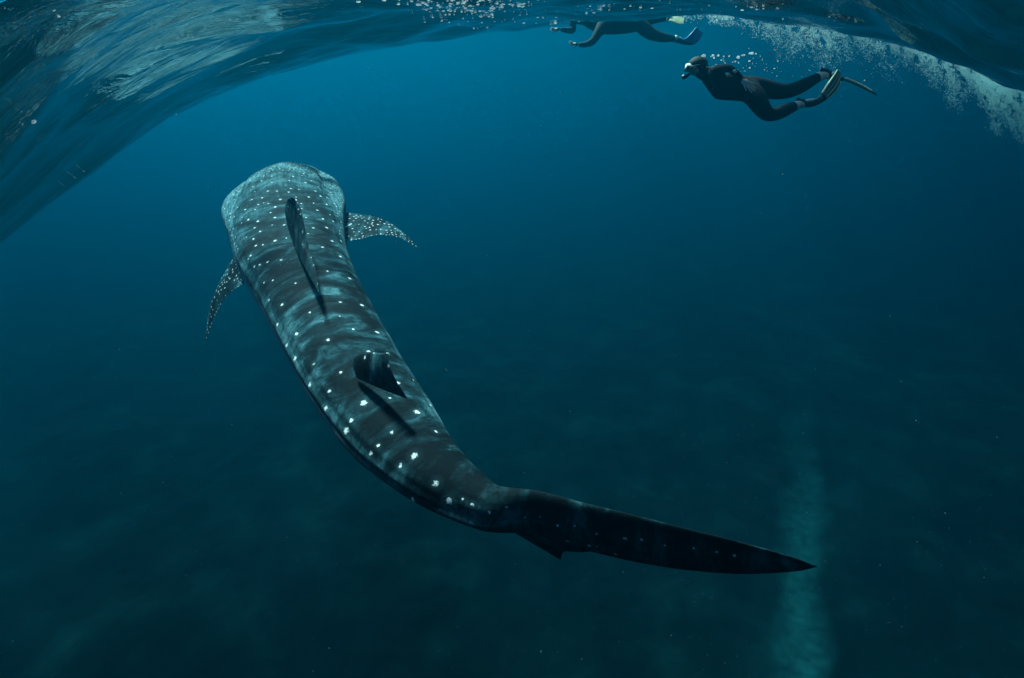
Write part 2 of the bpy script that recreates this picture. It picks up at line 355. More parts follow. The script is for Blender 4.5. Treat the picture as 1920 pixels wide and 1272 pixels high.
# finer, denser spots over the head and the flanks that the list leaves empty
kd = KDTree(len(spots) + 6000); 
pts = [s[0] for s in spots]
def far_enough(p, dmin, P_): return min((np.sum((np.array(P_) - p) ** 2, 1))) > dmin ** 2
tries = 0
for tries in range(8500):
    i = random.randrange(40, NS - 120) if tries % 2 else random.randrange(30, 330); j = random.randrange(NT); s_ = sq[i]; a_ = abs(th[j])
    if a_ > 2.2: continue
    if s_ < 1.25: dm, rd = random.uniform(.040, .055) , random.uniform(.008, .0125)
    elif s_ < 2.6: dm, rd = (.062, random.uniform(.008, .012)) if a_ > 1.05 else (.115, random.uniform(.009, .014))
    elif a_ > 1.35: dm, rd = .15, random.uniform(.012, .017)
    else: continue
    p = BV[i * NT + j]
    if far_enough(p, dm, pts): pts.append(p); spots.append((p, rd))
print('spots', len(spots))
def spot_attr(obj, V, sp):
    k_ = KDTree(len(sp))
    for i, s in enumerate(sp): k_.insert(s[0], i)
    k_.balance(); out = np.full(len(V), 3.0, np.float32)
    for i, p in enumerate(V):
        _, idx, dd = k_.find(p)
        if dd < .09: out[i] = min(3.0, dd / sp[idx][1])
    a = obj.data.attributes.new('spot_distance', 'FLOAT', 'POINT'); a.data.foreach_set('value', out)
spot_attr(body, BV, spots)
def vec_attr(o, nm, arr):
    a = o.data.attributes.new(nm, 'FLOAT_VECTOR', 'POINT'); a.data.foreach_set('vector', np.asarray(arr, np.float32).ravel())
def flt_attr(o, nm, arr):
    a = o.data.attributes.new(nm, 'FLOAT', 'POINT'); a.data.foreach_set('value', np.asarray(arr, np.float32))
vec_attr(body, 'flow', flow); flt_attr(body, 'belly', belly)
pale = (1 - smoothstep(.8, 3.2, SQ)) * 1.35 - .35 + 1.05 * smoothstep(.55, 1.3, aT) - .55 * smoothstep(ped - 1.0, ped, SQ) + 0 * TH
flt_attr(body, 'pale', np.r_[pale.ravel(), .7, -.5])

def fin(name, lead, trail, thick, parent, nspot=0, srad=.01, nu=40, nv=60, pale_v=.1, curl=0):
    L = np.array(lead, float); T = np.array(trail, float)
    tq = np.linspace(0, 1, nv)
    Lc = crom(np.linspace(0, 1, len(L)), L, tq); Tc = crom(np.linspace(0, 1, len(T)), T, tq)
    nrm = np.cross(L[len(L)//2] - L[0], T[0] - L[0]); nrm /= np.linalg.norm(nrm)
    u = (1 - np.cos(np.linspace(0, math.pi, nu))) / 2
    prof = (np.sqrt(u) * (1 - u) * 1.9)
    chord = np.linalg.norm(Lc - Tc, axis=1)
    mid = Lc[:, None, :] * (1 - u)[None, :, None] + Tc[:, None, :] * u[None, :, None]
    off = (prof[None, :] * (thick * (1 - .85 * tq))[:, None] * np.minimum(1, chord / (chord.max() * .25))[:, None])
    bend = curl * (tq ** 2)[:, None] + 0 * u[None, :]
    mid = mid + nrm * bend[..., None]
    A = mid + nrm * off[..., None]; B = mid - nrm * off[..., None]
    V = np.concatenate([A, B[:, ::-1][:, 1:-1]], 1)      # closed loop round the section
    n2 = V.shape[1]; V = V.reshape(-1, 3)
    V = np.vstack([V, mid[0].mean(0), mid[-1].mean(0)])
    F = [tuple(f) for f in grid_faces(nv, n2, wrap_v=True)]
    F += [(len(V) - 2, (j + 1) % n2, j) for j in range(n2)] + [(len(V) - 1, (nv - 1) * n2 + j, (nv - 1) * n2 + (j + 1) % n2) for j in range(n2)]
    o = mesh_obj(name, V, F, sk)
    bm = bmesh.new(); bm.from_mesh(o.data); bmesh.ops.recalc_face_normals(bm, faces=bm.faces); bm.to_mesh(o.data); bm.free()
    sp = []; pp = [np.array([99., 99, 99])]
    for _ in range(nspot * 6):
        p = V[random.randrange(len(V) - 2)]
        if far_enough(p, srad * 3.0, pp): pp.append(p); sp.append((p, srad * random.uniform(.7, 1.2)))
        if len(sp) >= nspot: break
    if sp: spot_attr(o, V, sp)
    else: flt_attr(o, 'spot_distance', np.full(len(V), 3.0))
    vec_attr(o, 'flow', (V - V[0]) * np.array([1, 1, 1]) + [3, 1, 0]); flt_attr(o, 'belly', np.zeros(len(V))); flt_attr(o, 'pale', np.full(len(V), pale_v))
    return rel(o, parent)
rl = lambda x, y, z: np.array([x, y, z + CAMZ])
fin('dorsal_fin', [rl(-2.06, 4.62, -1.42), rl(-1.97, 4.42, -1.22), rl(-1.86, 4.25, -1.09), rl(-1.765, 4.12, -1.03)],
    [rl(-1.27, 3.08, -1.40), P(592, 506, 3.62), P(579, 465, 3.88), P(566, 400, 4.05), P(556, 374, 4.13)], .035, shark, 26, .012, pale_v=.0)
fin('dorsal_fin', [P(668, 706, 2.96), P(662, 684, 2.98), P(667, 669, 2.96), P(694, 662, 2.85), P(726, 663, 2.72)],
    [P(765, 749, 2.70), P(742, 712, 2.69), P(731, 686, 2.70), P(729, 663, 2.71)], .030, shark, 6, .011, pale_v=-.05)
fin('pectoral_fin', [P(460, 440, 5.2), P(430, 497, 5.15), P(407, 540, 5.1), P(392, 585, 5.1), P(385, 640, 5.05)],
    [P(512, 505, 4.6), P(463, 529, 4.75), P(428, 552, 4.88), P(403, 592, 5.0), P(385.5, 640.5, 5.05)], .035, shark, 230, .0115, pale_v=.0)
fin('pectoral_fin', [P(615, 396, 5.75), P(680, 403, 5.75), P(722, 414, 5.7), P(757, 437, 5.65), P(786, 468, 5.6)],
    [P(625, 455, 5.1), P(670, 449, 5.25), P(712, 441, 5.4), P(752, 447, 5.5), P(786.5, 468.5, 5.6)], .035, shark, 230, .0115, pale_v=.0)
fin('tail_lower_lobe', [P(890, 968, 2.58), P(935, 983, 2.62), P(990, 1014, 2.68), P(1050, 1050, 2.76)],
    [P(1150, 1030, 2.47), P(1090, 1036, 2.56), P(1058, 1035, 2.68), P(1051, 1050, 2.76)], .02, shark, 0, pale_v=-.3)
# ---------------------------------------------------------------- swimmers
suit = simple('neoprene', (.010, .013, .016), .75, .12, .35, 9)
skin = simple('skin', (.92, .74, .66), .5, .3, .06, 30)
hood_m = simple('hood', (.016, .022, .022), .7, .2, .3, 20)
white_m = simple('white_rubber', (.80, .80, .72), .4, .4)
black_m = simple('black_rubber', (.012, .013, .014), .5, .35)
glass_m = simple('mask_glass', (.01, .02, .025), .08, .6)
rib_m = simple('pale_rib', (.80, .82, .52), .45, .4)
green_m = simple('fin_blade_dark', (.09, .16, .11), .4, .4)
blue_m = simple('blue_fin', (.02, .28, .95), .35, .5)
tan_m = simple('tan_fin', (.52, .45, .28), .5, .3, .12, 14)
def Q(px, py, dd=0, base=5.6): return Vector(P(px, py, base + dd))
def skinned(nodes, edges, root, ppm, base, sub=2):
    """grow one continuous surface over a skeleton of joints with radii; returns verts, faces"""
    names = list(nodes); me = bpy.data.meshes.new('tmp')
    me.from_pydata([Q(*nodes[n][:3], base=base) for n in names], [(names.index(a), names.index(b)) for a, b in edges], [])
    o = bpy.data.objects.new('tmp', me); COL.objects.link(o)
    md = o.modifiers.new('s', 'SKIN'); md.use_smooth_shade = True; md.branch_smoothing = .4
    for i, n in enumerate(names):
        r = nodes[n][3]; r = r if isinstance(r, tuple) else (r, r)
        me.skin_vertices[0].data[i].radius = (r[0] * ppm * 1.15, r[1] * ppm * 1.15)
        me.skin_vertices[0].data[i].use_root = (n == root)
    sb_ = o.modifiers.new('d', 'SUBSURF'); sb_.levels = sub; sb_.render_levels = sub
    dg = bpy.context.evaluated_depsgraph_get(); dg.update()
    ev = o.evaluated_get(dg).to_mesh()
    V = [v.co.copy() for v in ev.vertices]; F = [tuple(p.vertices) for p in ev.polygons]
    o.evaluated_get(dg).to_mesh_clear(); bpy.data.objects.remove(o); bpy.data.meshes.remove(me)
    return V, F
def join(parts):
    V = []; F = []
    for v, f in parts:
        n = len(V); V += list(v); F += [tuple(i + n for i in q) for q in f]
    return V, F
def seg_mats(o, segs, mats):
    """material of each face from the nearest bone: segs = [(a, b, material index)]"""
    for m in mats: o.data.materials.append(m)
    A = np.array([s[0] for s in segs]); B = np.array([s[1] for s in segs]); AB = B - A
    RA = np.array([s[3] if len(s) > 3 else .006 for s in segs]); RB = np.array([s[4] if len(s) > 4 else .006 for s in segs])
    for p in o.data.polygons:
        c = np.array(p.center); t_ = np.clip(((c - A) * AB).sum(1) / ((AB ** 2).sum(1) + 1e-9), 0, 1)
        d_ = np.linalg.norm(A + AB * t_[:, None] - c, axis=1) - RA * (1 - t_) - RB * t_; p.material_index = segs[int(d_.argmin())][2]
def ellipsoid(c, rx, ry, rz, rot=None, nu=20, nv=28, fn=None):
    V = []; M = rot or Matrix.Identity(3)
    for i in range(nu + 1):
        a = math.pi * i / nu
        for j in range(nv):
            b = 2 * math.pi * j / nv
            p = Vector((math.sin(a) * math.cos(b), math.sin(a) * math.sin(b), math.cos(a)))
            if fn: p = fn(p)
            V.append(Vector(c) + M @ Vector((p.x * rx, p.y * ry, p.z * rz)))
    return V, [tuple(int(k) for k in f) for f in grid_faces(nu + 1, nv, wrap_v=True)]
def tube(pts, rad, n=10, flat=1.0, side=None):
    pts = [Vector(p) for p in pts]; V = []; F = []
    if not isinstance(rad, (list, tuple)): rad = [rad] * len(pts)
    for i, p in enumerate(pts):
        t_ = (pts[min(i + 1, len(pts) - 1)] - pts[max(i - 1, 0)]).normalized()
        s_ = (Vector(side) if side is not None else Vector((.1, 1, .2)))
        s_ = (s_ - s_.dot(t_) * t_).normalized(); u_ = t_.cross(s_)
        for k_ in range(n):
            a = 2 * math.pi * k_ / n; V.append(p + s_ * math.cos(a) * rad[i] + u_ * math.sin(a) * rad[i] * flat)
    F = [tuple(int(q) for q in f) for f in grid_faces(len(pts), n, wrap_v=True)]
    F += [tuple(range(n))[::-1], tuple((len(pts) - 1) * n + k_ for k_ in range(n))]
    return V, F
def smooth_pts(pts, n=24):
    a = np.array([list(p) for p in pts]); k_ = np.linspace(0, 1, len(a)); return [Vector(p) for p in crom(k_, a, np.linspace(0, 1, n))]
def blade(L, T, th, nu=9, nv=22):
    L = smooth_pts(L, nv); T = smooth_pts(T, nv); V = []
    nrm0 = (L[nv // 2] - L[0]).cross(T[0] - L[0]).normalized()
    for i in range(nv):
        row = []
        for s in (1, -1):
            r_ = []
            for j in range(nu):
                u = j / (nu - 1); p = L[i].lerp(T[i], u); h = th * (1 - .7 * i / nv) * (1 + .6 * math.cos(u * math.pi * 4) * .5)
                if j in (0, nu - 1): h *= .2
                r_.append(p + nrm0 * s * h)
            row += r_ if s > 0 else r_[::-1]
        V += row
    n = 2 * nu
    F = [tuple(int(q) for q in f) for f in grid_faces(nv, n, wrap_v=True)] + [tuple(range(n))[::-1], tuple((nv - 1) * n + k_ for k_ in range(n))]
    return V, F, nrm0
def part(name, VF, m, parent, root, label=None):
    o = mesh_obj(name, VF[0], VF[1], m); o.parent = parent
    off = Vector(root.location) if parent == root else Vector(root.location)
    o.matrix_parent_inverse = Matrix.Translation(-off)
    if parent != root: o.matrix_parent_inverse = Matrix.Identity(4)
    bm = bmesh.new(); bm.from_mesh(o.data); bmesh.ops.recalc_face_normals(bm, faces=bm.faces); bm.to_mesh(o.data); bm.free()
    if label: o['label'] = label
    return o
# ---- the diver in black, gliding to the left
p1 = empty('person', Q(1380, 164)); tag(p1, 'snorkeler in black wetsuit gliding underwater with striped fins and arm along the side', 'person')
K1 = .00583
n1_ = {'pelvis': (1404, 162, 0, (18, 24)), 'waist': (1380, 166, 0, (16.5, 24)), 'chest': (1354, 160.5, 0, (17.5, 27)), 'upper': (1335, 149, 0, (16, 25)),
      'neckb': (1322, 141, 0, 11), 'neck': (1315, 136, 0, 10.5), 'skull': (1306, 127, 0, (14, 13)), 'face': (1300, 131, 0, (12, 11)), 'chin': (1297, 139, 0, (7, 8)),
      'sh_n': (1339, 133, -.19, 9), 'el_n': (1367, 127.5, -.30, 5.8), 'fa_n': (1378, 136.5, -.31, 5.6), 'wr_n': (1391, 149, -.30, 4.4),
      'sh_f': (1336, 136, .19, 10), 'el_f': (1364, 152, .30, 6), 'wr_f': (1400, 170, .28, 4.5), 'hd_f': (1414, 174, .27, 4.5),
      'hip_n': (1410, 170, -.09, 18), 'th_n': (1424, 196, -.11, 15.5), 'kn_n': (1440, 219, -.12, 11.5), 'ca_n': (1462, 212, -.11, 11.5), 'cu_n': (1487, 201, -.1, 8.6), 'an_n': (1497, 197, -.1, 7.0), 'ft_n': (1528, 189, -.1, 5),
      'hip_f': (1418, 161, .1, 18.5), 'th_f': (1448, 171, .11, 15), 'kn_f': (1478, 173, .11, 12), 'ca_f': (1502, 163, .1, 12), 'cu_f': (1531, 147, .1, 8.6), 'an_f': (1541, 142, .1, 7.0), 'ft_f': (1566, 140, .1, 5)}
e1_ = [('pelvis', 'waist'), ('waist', 'chest'), ('chest', 'upper'), ('upper', 'neckb'), ('neckb', 'neck'), ('neck', 'skull'), ('skull', 'face'), ('face', 'chin'),
      ('upper', 'sh_n'), ('sh_n', 'el_n'), ('el_n', 'fa_n'), ('fa_n', 'wr_n'), ('upper', 'sh_f'), ('sh_f', 'el_f'), ('el_f', 'wr_f'), ('wr_f', 'hd_f'),
      ('pelvis', 'hip_n'), ('hip_n', 'th_n'), ('th_n', 'kn_n'), ('kn_n', 'ca_n'), ('ca_n', 'cu_n'), ('cu_n', 'an_n'), ('an_n', 'ft_n'),
      ('pelvis', 'hip_f'), ('hip_f', 'th_f'), ('th_f', 'kn_f'), ('kn_f', 'ca_f'), ('ca_f', 'cu_f'), ('cu_f', 'an_f'), ('an_f', 'ft_f')]
bodyv = skinned(n1_, e1_, 'pelvis', K1, 5.6)
hand = {'w': (1388, 146, -.30, 4.4), 'p': (1395, 151, -.315, (5.8, 3.2)), 'p2': (1401, 156, -.315, (5.8, 2.8))}
fingers = []
for nm, a, b, c in (('i', (1404, 154), (1410, 156), (1416, 159)), ('m', (1405, 157), (1411, 162), (1417, 167)), ('r', (1403, 160), (1409, 166), (1415.5, 172.5)),
                    ('l', (1400, 161), (1405, 168), (1410, 175)), ('t', (1394, 158), (1397, 165), (1399.5, 171))):
    dd = {'i': -.325, 'm': -.32, 'r': -.315, 'l': -.31, 't': -.33}[nm]
    nod = {'r0': (a[0] - 5, a[1] - 4, dd, 1.35), 'a': (*a, dd, 1.25), 'b': (*b, dd - .006, 1.15), 'c': (*c, dd, .95)}
    fingers.append(skinned(nod, [('r0', 'a'), ('a', 'b'), ('b', 'c')], 'r0', K1, 5.6, 1))
hv = skinned(hand, [('w', 'p'), ('p', 'p2')], 'w', K1, 5.6)
noseear = [ellipsoid(Q(1289, 133, 0), .012, .011, .020), ellipsoid(Q(1309, 133, -.072), .012, .007, .020), ellipsoid(Q(1309, 133, .072), .012, .007, .020)]
bo = mesh_obj('body', *join([bodyv, hv] + fingers + noseear), None); rel(bo, p1)
def rr_(nm, D=n1_, K=K1):
    r = D[nm][3]; r = r if isinstance(r, tuple) else (r, r); return (r[0] + r[1]) / 2 * K
def J(nm, D=n1_, base=5.6): return np.array(Q(*D[nm][:3], base=base))
segs = [(J(a), J(b), 0, rr_(a), rr_(b)) for a, b in e1_ if a not in ('neck', 'skull', 'face', 'cu_n', 'cu_f', 'an_n', 'an_f', 'wr_f')]
segs += [(J(a), J(b), 1, rr_(a), rr_(b)) for a, b in (('skull', 'face'), ('face', 'chin'), ('cu_n', 'an_n'), ('cu_f', 'an_f'), ('an_n', 'ft_n'), ('an_f', 'ft_f'), ('wr_f', 'hd_f'))]
segs += [(J('neck'), J('skull'), 2, rr_('neck'), rr_('skull')), (np.array(Q(1393, 151, -.32)), np.array(Q(1418, 168, -.32)), 1), (np.array(Q(1396, 155, -.33)), np.array(Q(1400, 172, -.33)), 1), (np.array(Q(1402, 160, -.315)), np.array(Q(1410, 176, -.315)), 1)]
segs += [(np.array(Q(1288, 133)), np.array(Q(1291, 134)), 1)]
seg_mats(bo, segs, [suit, skin, hood_m])
# hood over the skull, open at the face
def hoodf(p):
    return p
hd_v, hd_f = ellipsoid(Q(1308, 124.5, 0), .112, .092, .098)
hc = Q(1296, 137, 0)
hd_f = [f for f in hd_f if (sum((Vector(hd_v[i]) for i in f), Vector()) / 4 - hc).length > .088]
ho_ = part('hood', (hd_v, hd_f), hood_m, p1, p1)
md = ho_.modifiers.new('t', 'SOLIDIFY'); md.thickness = .006
hc2 = part('hair', join([ellipsoid(Q(1318, 126, -.02), .055, .07, .06)]), hood_m, p1, p1)
# mask: pale skirt round a dark pane, strap round the head
def oval(cx_, cy_, rx_d, ry_p, n=28, dx=0):
    return [Q(cx_ + dx + 1.5 * math.cos(2 * math.pi * i / n) * 0 + .28 * ry_p * math.sin(2 * math.pi * i / n), cy_ - ry_p * math.sin(2 * math.pi * i / n), rx_d * math.copysign(abs(math.cos(2 * math.pi * i / n)) ** .6, math.cos(2 * math.pi * i / n))) for i in range(n)]
rings = [oval(1295.5, 125.5, .062, 7.0), oval(1292, 126, .072, 7.6), oval(1287, 127, .076, 8.0), oval(1284.2, 127.5, .074, 7.4), oval(1284.4, 127.5, .062, 5.8), oval(1286, 127.3, .060, 5.6)]
mk = part('diving_mask', ([p for r_ in rings for p in r_], [tuple(int(q) for q in f) for f in grid_faces(len(rings), 28, wrap_v=True)]), white_m, p1, p1, 'pale rimmed diving mask')
pv = oval(1285, 127.4, .061, 5.7); pn = part('pane', (pv, [tuple(range(28))]), glass_m, mk, p1)
sp_v = [Q(1287.3, 122.8, -.079), Q(1292.6, 123.6, -.074), Q(1293, 128, -.073), Q(1289.2, 131.4, -.077)]
sv = sp_v + [v_ + Vector((0, .012, 0)) for v_ in sp_v]
part('pane', (sv, [(0, 1, 2, 3), (7, 6, 5, 4), (0, 4, 5, 1), (1, 5, 6, 2), (2, 6, 7, 3), (3, 7, 4, 0)]), glass_m, mk, p1)
part('strap', tube([Q(1294, 124, -.07), Q(1300, 123.5, -.088), Q(1310, 122, -.095), Q(1319, 121, -.06), Q(1323, 121, 0), Q(1319, 121, .06), Q(1310, 122, .095), Q(1300, 123.5, .088), Q(1294, 124, .07)], .009, 8, .35), black_m, mk, p1)
part('snorkel_mouthpiece', tube(smooth_pts([Q(1292, 140, -.01), Q(1287, 143, -.02), Q(1282.5, 145.5, -.03), Q(1281, 143, -.05)]), [.015] * 8 + [.02] * 16, 12), black_m, p1, p1)
# shoulder print and cuff patch lie on the suit
pbv = BVHTree.FromPolygons([v.co for v in bo.data.vertices], [tuple(p.vertices) for p in bo.data.polygons])
def drape(px, py, lift=.004):
    q = Vector(P(px, py, 1) - CP).normalized(); h_ = pbv.ray_cast(Vector(CP), q, 20)
    return h_[0] + h_[1] * lift if h_[0] is not None else Q(px, py, -.2)
cu = bpy.data.curves.new('shoulder_print', 'FONT'); cu.body = 'mares'; cu.size = 1; cu.resolution_u = 3; cu.offset = .02
to = bpy.data.objects.new('tmp', cu); COL.objects.link(to); dg = bpy.context.evaluated_depsgraph_get(); dg.update()
tm = bpy.data.meshes.new_from_object(to.evaluated_get(dg)); bpy.data.objects.remove(to)
xs = [v.co.x for v in tm.vertices]; x0, x1 = min(xs), max(xs)
bmt = bmesh.new(); bmt.from_mesh(tm); bmesh.ops.triangulate(bmt, faces=bmt.faces)
def on_print(x, y): return drape(1323 + x * 16.0 - y * .2, 128.6 - x * 3.0 - y * 6.0, .005)
for v_ in bmt.verts: v_.co = on_print((v_.co.x - x0) / (x1 - x0), v_.co.y)
bmt.to_mesh(tm); bmt.free()
pr = bpy.data.objects.new('shoulder_print', tm); COL.objects.link(pr); tm.materials.append(white_m); rel(pr, p1)
def patch(corners, m, name, n=6, parent=p1, root=p1):
    V = []
    for i in range(n):
        for j in range(n):
            u, v_ = i / (n - 1), j / (n - 1)
            x = (1-u)*(1-v_)*corners[0][0] + u*(1-v_)*corners[1][0] + u*v_*corners[2][0] + (1-u)*v_*corners[3][0]
            y = (1-u)*(1-v_)*corners[0][1] + u*(1-v_)*corners[1][1] + u*v_*corners[2][1] + (1-u)*v_*corners[3][1]
            V.append(drape(x, y, .005))
    o = part(name, (V, [tuple(int(q) for q in f) for f in grid_faces(n, n)]), m, parent, root); s = o.modifiers.new('t', 'SOLIDIFY'); s.thickness = .003; return o
patch([(1340.6, 121.5), (1345.6, 120.5), (1346.2, 123.2), (1341.2, 124.4)], white_m, 'printed_mark', 4)
patch([(1373.5, 134.3), (1377.5, 131), (1382.3, 135.3), (1378, 138.6)], white_m, 'cuff_patch')
# fins
def striped_fin(pocket, prad, L, T, ribs, label):
    f = part('swim_fin', tube(smooth_pts(pocket), prad, 14, .8), black_m, p1, p1, label)
    V, F, nn_ = blade(L, T, .006); part('fin_blade', (V, F), green_m, f, p1)
    Ls, Ts = smooth_pts(L, 22), smooth_pts(T, 22)
    for u, a, b, r_ in ribs:
        pts = [Ls[i].lerp(Ts[i], u) for i in range(a, b)]
        part('fin_rib', tube(pts, [r_ * (1 - .5 * i / len(pts)) for i in range(len(pts))], 8, 1.3, side=(Ls[10] - Ts[10])), rib_m, f, p1)
    return f
def rads(a, n=24): return [float(x) for x in np.interp(np.linspace(0, 1, n), np.linspace(0, 1, len(a)), a)]
f1_ = striped_fin([Q(1495, 185, -.1), Q(1502, 192, -.1), Q(1517, 195, -.1), Q(1532, 191, -.1), Q(1545, 183, -.1)], rads([.022, .046, .044, .042, .035]),
    [Q(1541, 176, -.20), Q(1552, 158, -.22), Q(1563, 142, -.22), Q(1571.5, 129, -.21)], [Q(1546, 189, -.05), Q(1562, 177, -.02), Q(1574, 160, .0), Q(1578, 143, .02)],
    [(.03, 0, 21, .012), (.36, 1, 20, .009), (.66, 1, 20, .014), (.97, 0, 18, .010)], 'near swim fin, blade turned up with pale stripes')
part('badge', ellipsoid(Q(1518, 188.3, -.12), .026, .03, .012), white_m, f1_, p1)
part('fin_rib', tube(smooth_pts([Q(1524, 188, -.13), Q(1532, 185.5, -.14), Q(1538, 180, -.15)], 10), .007, 8), rib_m, f1_, p1)
f2_ = striped_fin([Q(1539, 130, .1), Q(1547, 135, .1), Q(1558, 142, .1), Q(1568, 146, .1), Q(1580, 149, .1)], rads([.02, .046, .046, .040, .024]),
    [Q(1578, 146, .08), Q(1598, 153, .06), Q(1620, 163, .06), Q(1643, 176, .05)], [Q(1578, 149.5, .26), Q(1598, 157, .28), Q(1620, 168, .28), Q(1645, 180, .26)],
    [(.0, 2, 20, .013), (.5, 2, 18, .008)], 'far swim fin, seen edge on behind the near blade')
part('badge', ellipsoid(Q(1561, 137.5, .07), .028, .03, .012, Matrix.Rotation(-.5, 3, 'Y')), white_m, f2_, p1)
# ---- the second swimmer, floating at the surface
K2 = .0104; B2 = 10.0
p2 = empty('person', Q(1150, 46, 0, B2)); tag(p2, 'swimmer in dark wetsuit floating at the surface, arms reaching ahead, one blue fin', 'person')
n2_ = {'pelvis': (1188, 45, 0, (12, 15)), 'waist': (1164, 49, 0, (14.5, 15)), 'chest': (1136, 47, 0, (17, 18)), 'upper': (1110, 39, 0, (12, 18)), 'neck': (1094, 31, 0, 7), 'skull': (1082, 22, 0, (10, 9)), 'face': (1076, 24, 0, (8, 7)),
      'sh_f': (1096, 37, .22, 8.5), 'sf2': (1074, 37, .3, 7.2), 'el_f': (1075, 58, .3, 6.2), 'fa_f': (1062, 57, .3, 4.6), 'wr_f': (1050, 55, .3, 3.2),
      'sh_n': (1125, 52, -.2, 10), 'ua_n': (1118, 67, -.24, 7.2), 'el_n': (1111, 79, -.25, 6.2), 'fa_n': (1098, 84, -.24, 4.6), 'wr_n': (1084, 84.5, -.23, 3.3),
      'hip_n': (1200, 48, -.1, 13), 'kn_n': (1222, 65, -.1, 9.6), 'ca_n': (1243, 71, -.1, 7.4), 'an_n': (1264, 73, -.1, 4.6), 'ft_n': (1277, 78, -.1, 4),
      'hip_f': (1202, 39, .12, 11), 'kn_f': (1230, 35, .15, 8), 'cu_f': (1238, 34, .15, 6.8), 'an_f': (1256, 34, .15, 4.5)}
e2_ = [('pelvis', 'waist'), ('waist', 'chest'), ('chest', 'upper'), ('upper', 'neck'), ('neck', 'skull'), ('skull', 'face'), ('upper', 'sh_f'), ('sh_f', 'sf2'), ('sf2', 'el_f'), ('el_f', 'fa_f'), ('fa_f', 'wr_f'),
      ('chest', 'sh_n'), ('sh_n', 'ua_n'), ('ua_n', 'el_n'), ('el_n', 'fa_n'), ('fa_n', 'wr_n'), ('pelvis', 'hip_n'), ('hip_n', 'kn_n'), ('kn_n', 'ca_n'), ('ca_n', 'an_n'), ('an_n', 'ft_n'),
      ('pelvis', 'hip_f'), ('hip_f', 'kn_f'), ('kn_f', 'cu_f'), ('cu_f', 'an_f')]
pieces = [skinned(n2_, e2_, 'pelvis', K2, B2)]
for (wx, wy, hx, hy, dd) in ((1050, 55, 1031, 55.5, .3), (1084, 84.5, 1066, 80, -.23)):
    pieces.append(skinned({'w': (wx, wy, dd, 3.0), 'p': (wx + (hx - wx) * .35, wy + (hy - wy) * .35, dd, (4.2, 2.2)), 'q': (wx + (hx - wx) * .55, wy + (hy - wy) * .55, dd, (4.2, 2.0))}, [('w', 'p'), ('p', 'q')], 'w', K2, B2))
    for k_ in range(4):
        o_ = (k_ - 1.5) * 1.5
        pieces.append(skinned({'a': (wx + (hx - wx) * .5, wy + (hy - wy) * .5 + o_ * .8, dd + o_ * .012, 1.0), 'b': (wx + (hx - wx) * .78, wy + (hy - wy) * .75 + o_ * 1.2, dd + o_ * .018, .95), 'c': (hx + abs(o_), hy + o_ * 1.3, dd + o_ * .02, .75)}, [('a', 'b'), ('b', 'c')], 'a', K2, B2, 1))
    pieces.append(skinned({'a': (wx + (hx - wx) * .25, wy + (hy - wy) * .25 + 2, dd, 1.1), 'b': (wx + (hx - wx) * .45, wy + 5, dd - .02, .95), 'c': (wx + (hx - wx) * .6, wy + 6, dd - .02, .8)}, [('a', 'b'), ('b', 'c')], 'a', K2, B2, 1))
bo2 = mesh_obj('body', *join(pieces), None); rel(bo2, p2)
J2 = lambda nm: J(nm, n2_, B2)
segs = [(J2(a), J2(b), 0, rr_(a, n2_, K2), rr_(b, n2_, K2)) for a, b in e2_ if a not in ('skull', 'cu_f', 'an_n')] + [(J2('skull'), J2('face'), 1), (J2('cu_f'), J2('an_f'), 1), (J2('an_n'), J2('ft_n'), 0),
      (np.array(Q(1046, 55, .3, B2)), np.array(Q(1030, 55.5, .3, B2)), 1), (np.array(Q(1080, 84, -.23, B2)), np.array(Q(1065, 80, -.23, B2)), 1), (np.array(Q(1079, 88, -.25, B2)), np.array(Q(1072, 90, -.25, B2)), 1)]
seg_mats(bo2, segs, [suit, skin])
fb = part('swim_fin', tube(smooth_pts([Q(1267, 70, -.1, B2), Q(1272, 76, -.1, B2), Q(1284, 80, -.1, B2), Q(1296, 82, -.1, B2)]), rads([.03, .05, .05, .035]), 12, .8), black_m, p2, p2, 'bright blue swim fin')
V, F, _n = blade([Q(1275, 71, -.18, B2), Q(1281, 75, -.2, B2), Q(1290, 70, -.2, B2), Q(1299, 60, -.2, B2), Q(1306, 51.5, -.2, B2)], [Q(1284, 83, -.03, B2), Q(1297, 85, 0, B2), Q(1307, 80, .02, B2), Q(1314, 70, .02, B2), Q(1318, 61, .02, B2)], .010)
part('fin_blade', (V, F), blue_m, fb, p2)
part('fin_rib', tube(smooth_pts([Q(1275, 70.5, -.19, B2), Q(1281, 75, -.21, B2), Q(1290, 70, -.21, B2), Q(1299, 60, -.21, B2), Q(1306, 51.5, -.21, B2)]), rads([.018, .016, .012, .010, .006]), 10), simple('blue_rail', (.10, .45, .85), .35, .5), fb, p2)
part('ankle_band', tube([Q(1264.6, 72.8, -.1, B2), Q(1269.5, 73.6, -.1, B2)], .062, 16), white_m, p2, p2)
ft = part('swim_fin', tube(smooth_pts([Q(1248, 33, .14, B2), Q(1254, 35.5, .14, B2), Q(1262, 37, .14, B2)]), rads([.03, .045, .035]), 12, .8), black_m, p2, p2, 'tan swim fin at the surface')
V, F, _n = blade([Q(1254, 39, .0, B2), Q(1263, 42, -.02, B2), Q(1272, 45.5, -.02, B2), Q(1282, 45, -.02, B2)], [Q(1257, 34, .2, B2), Q(1266, 31, .24, B2), Q(1275, 32, .26, B2), Q(1283, 35, .28, B2)], .008)
part('fin_blade', (V, F), tan_m, ft, p2)
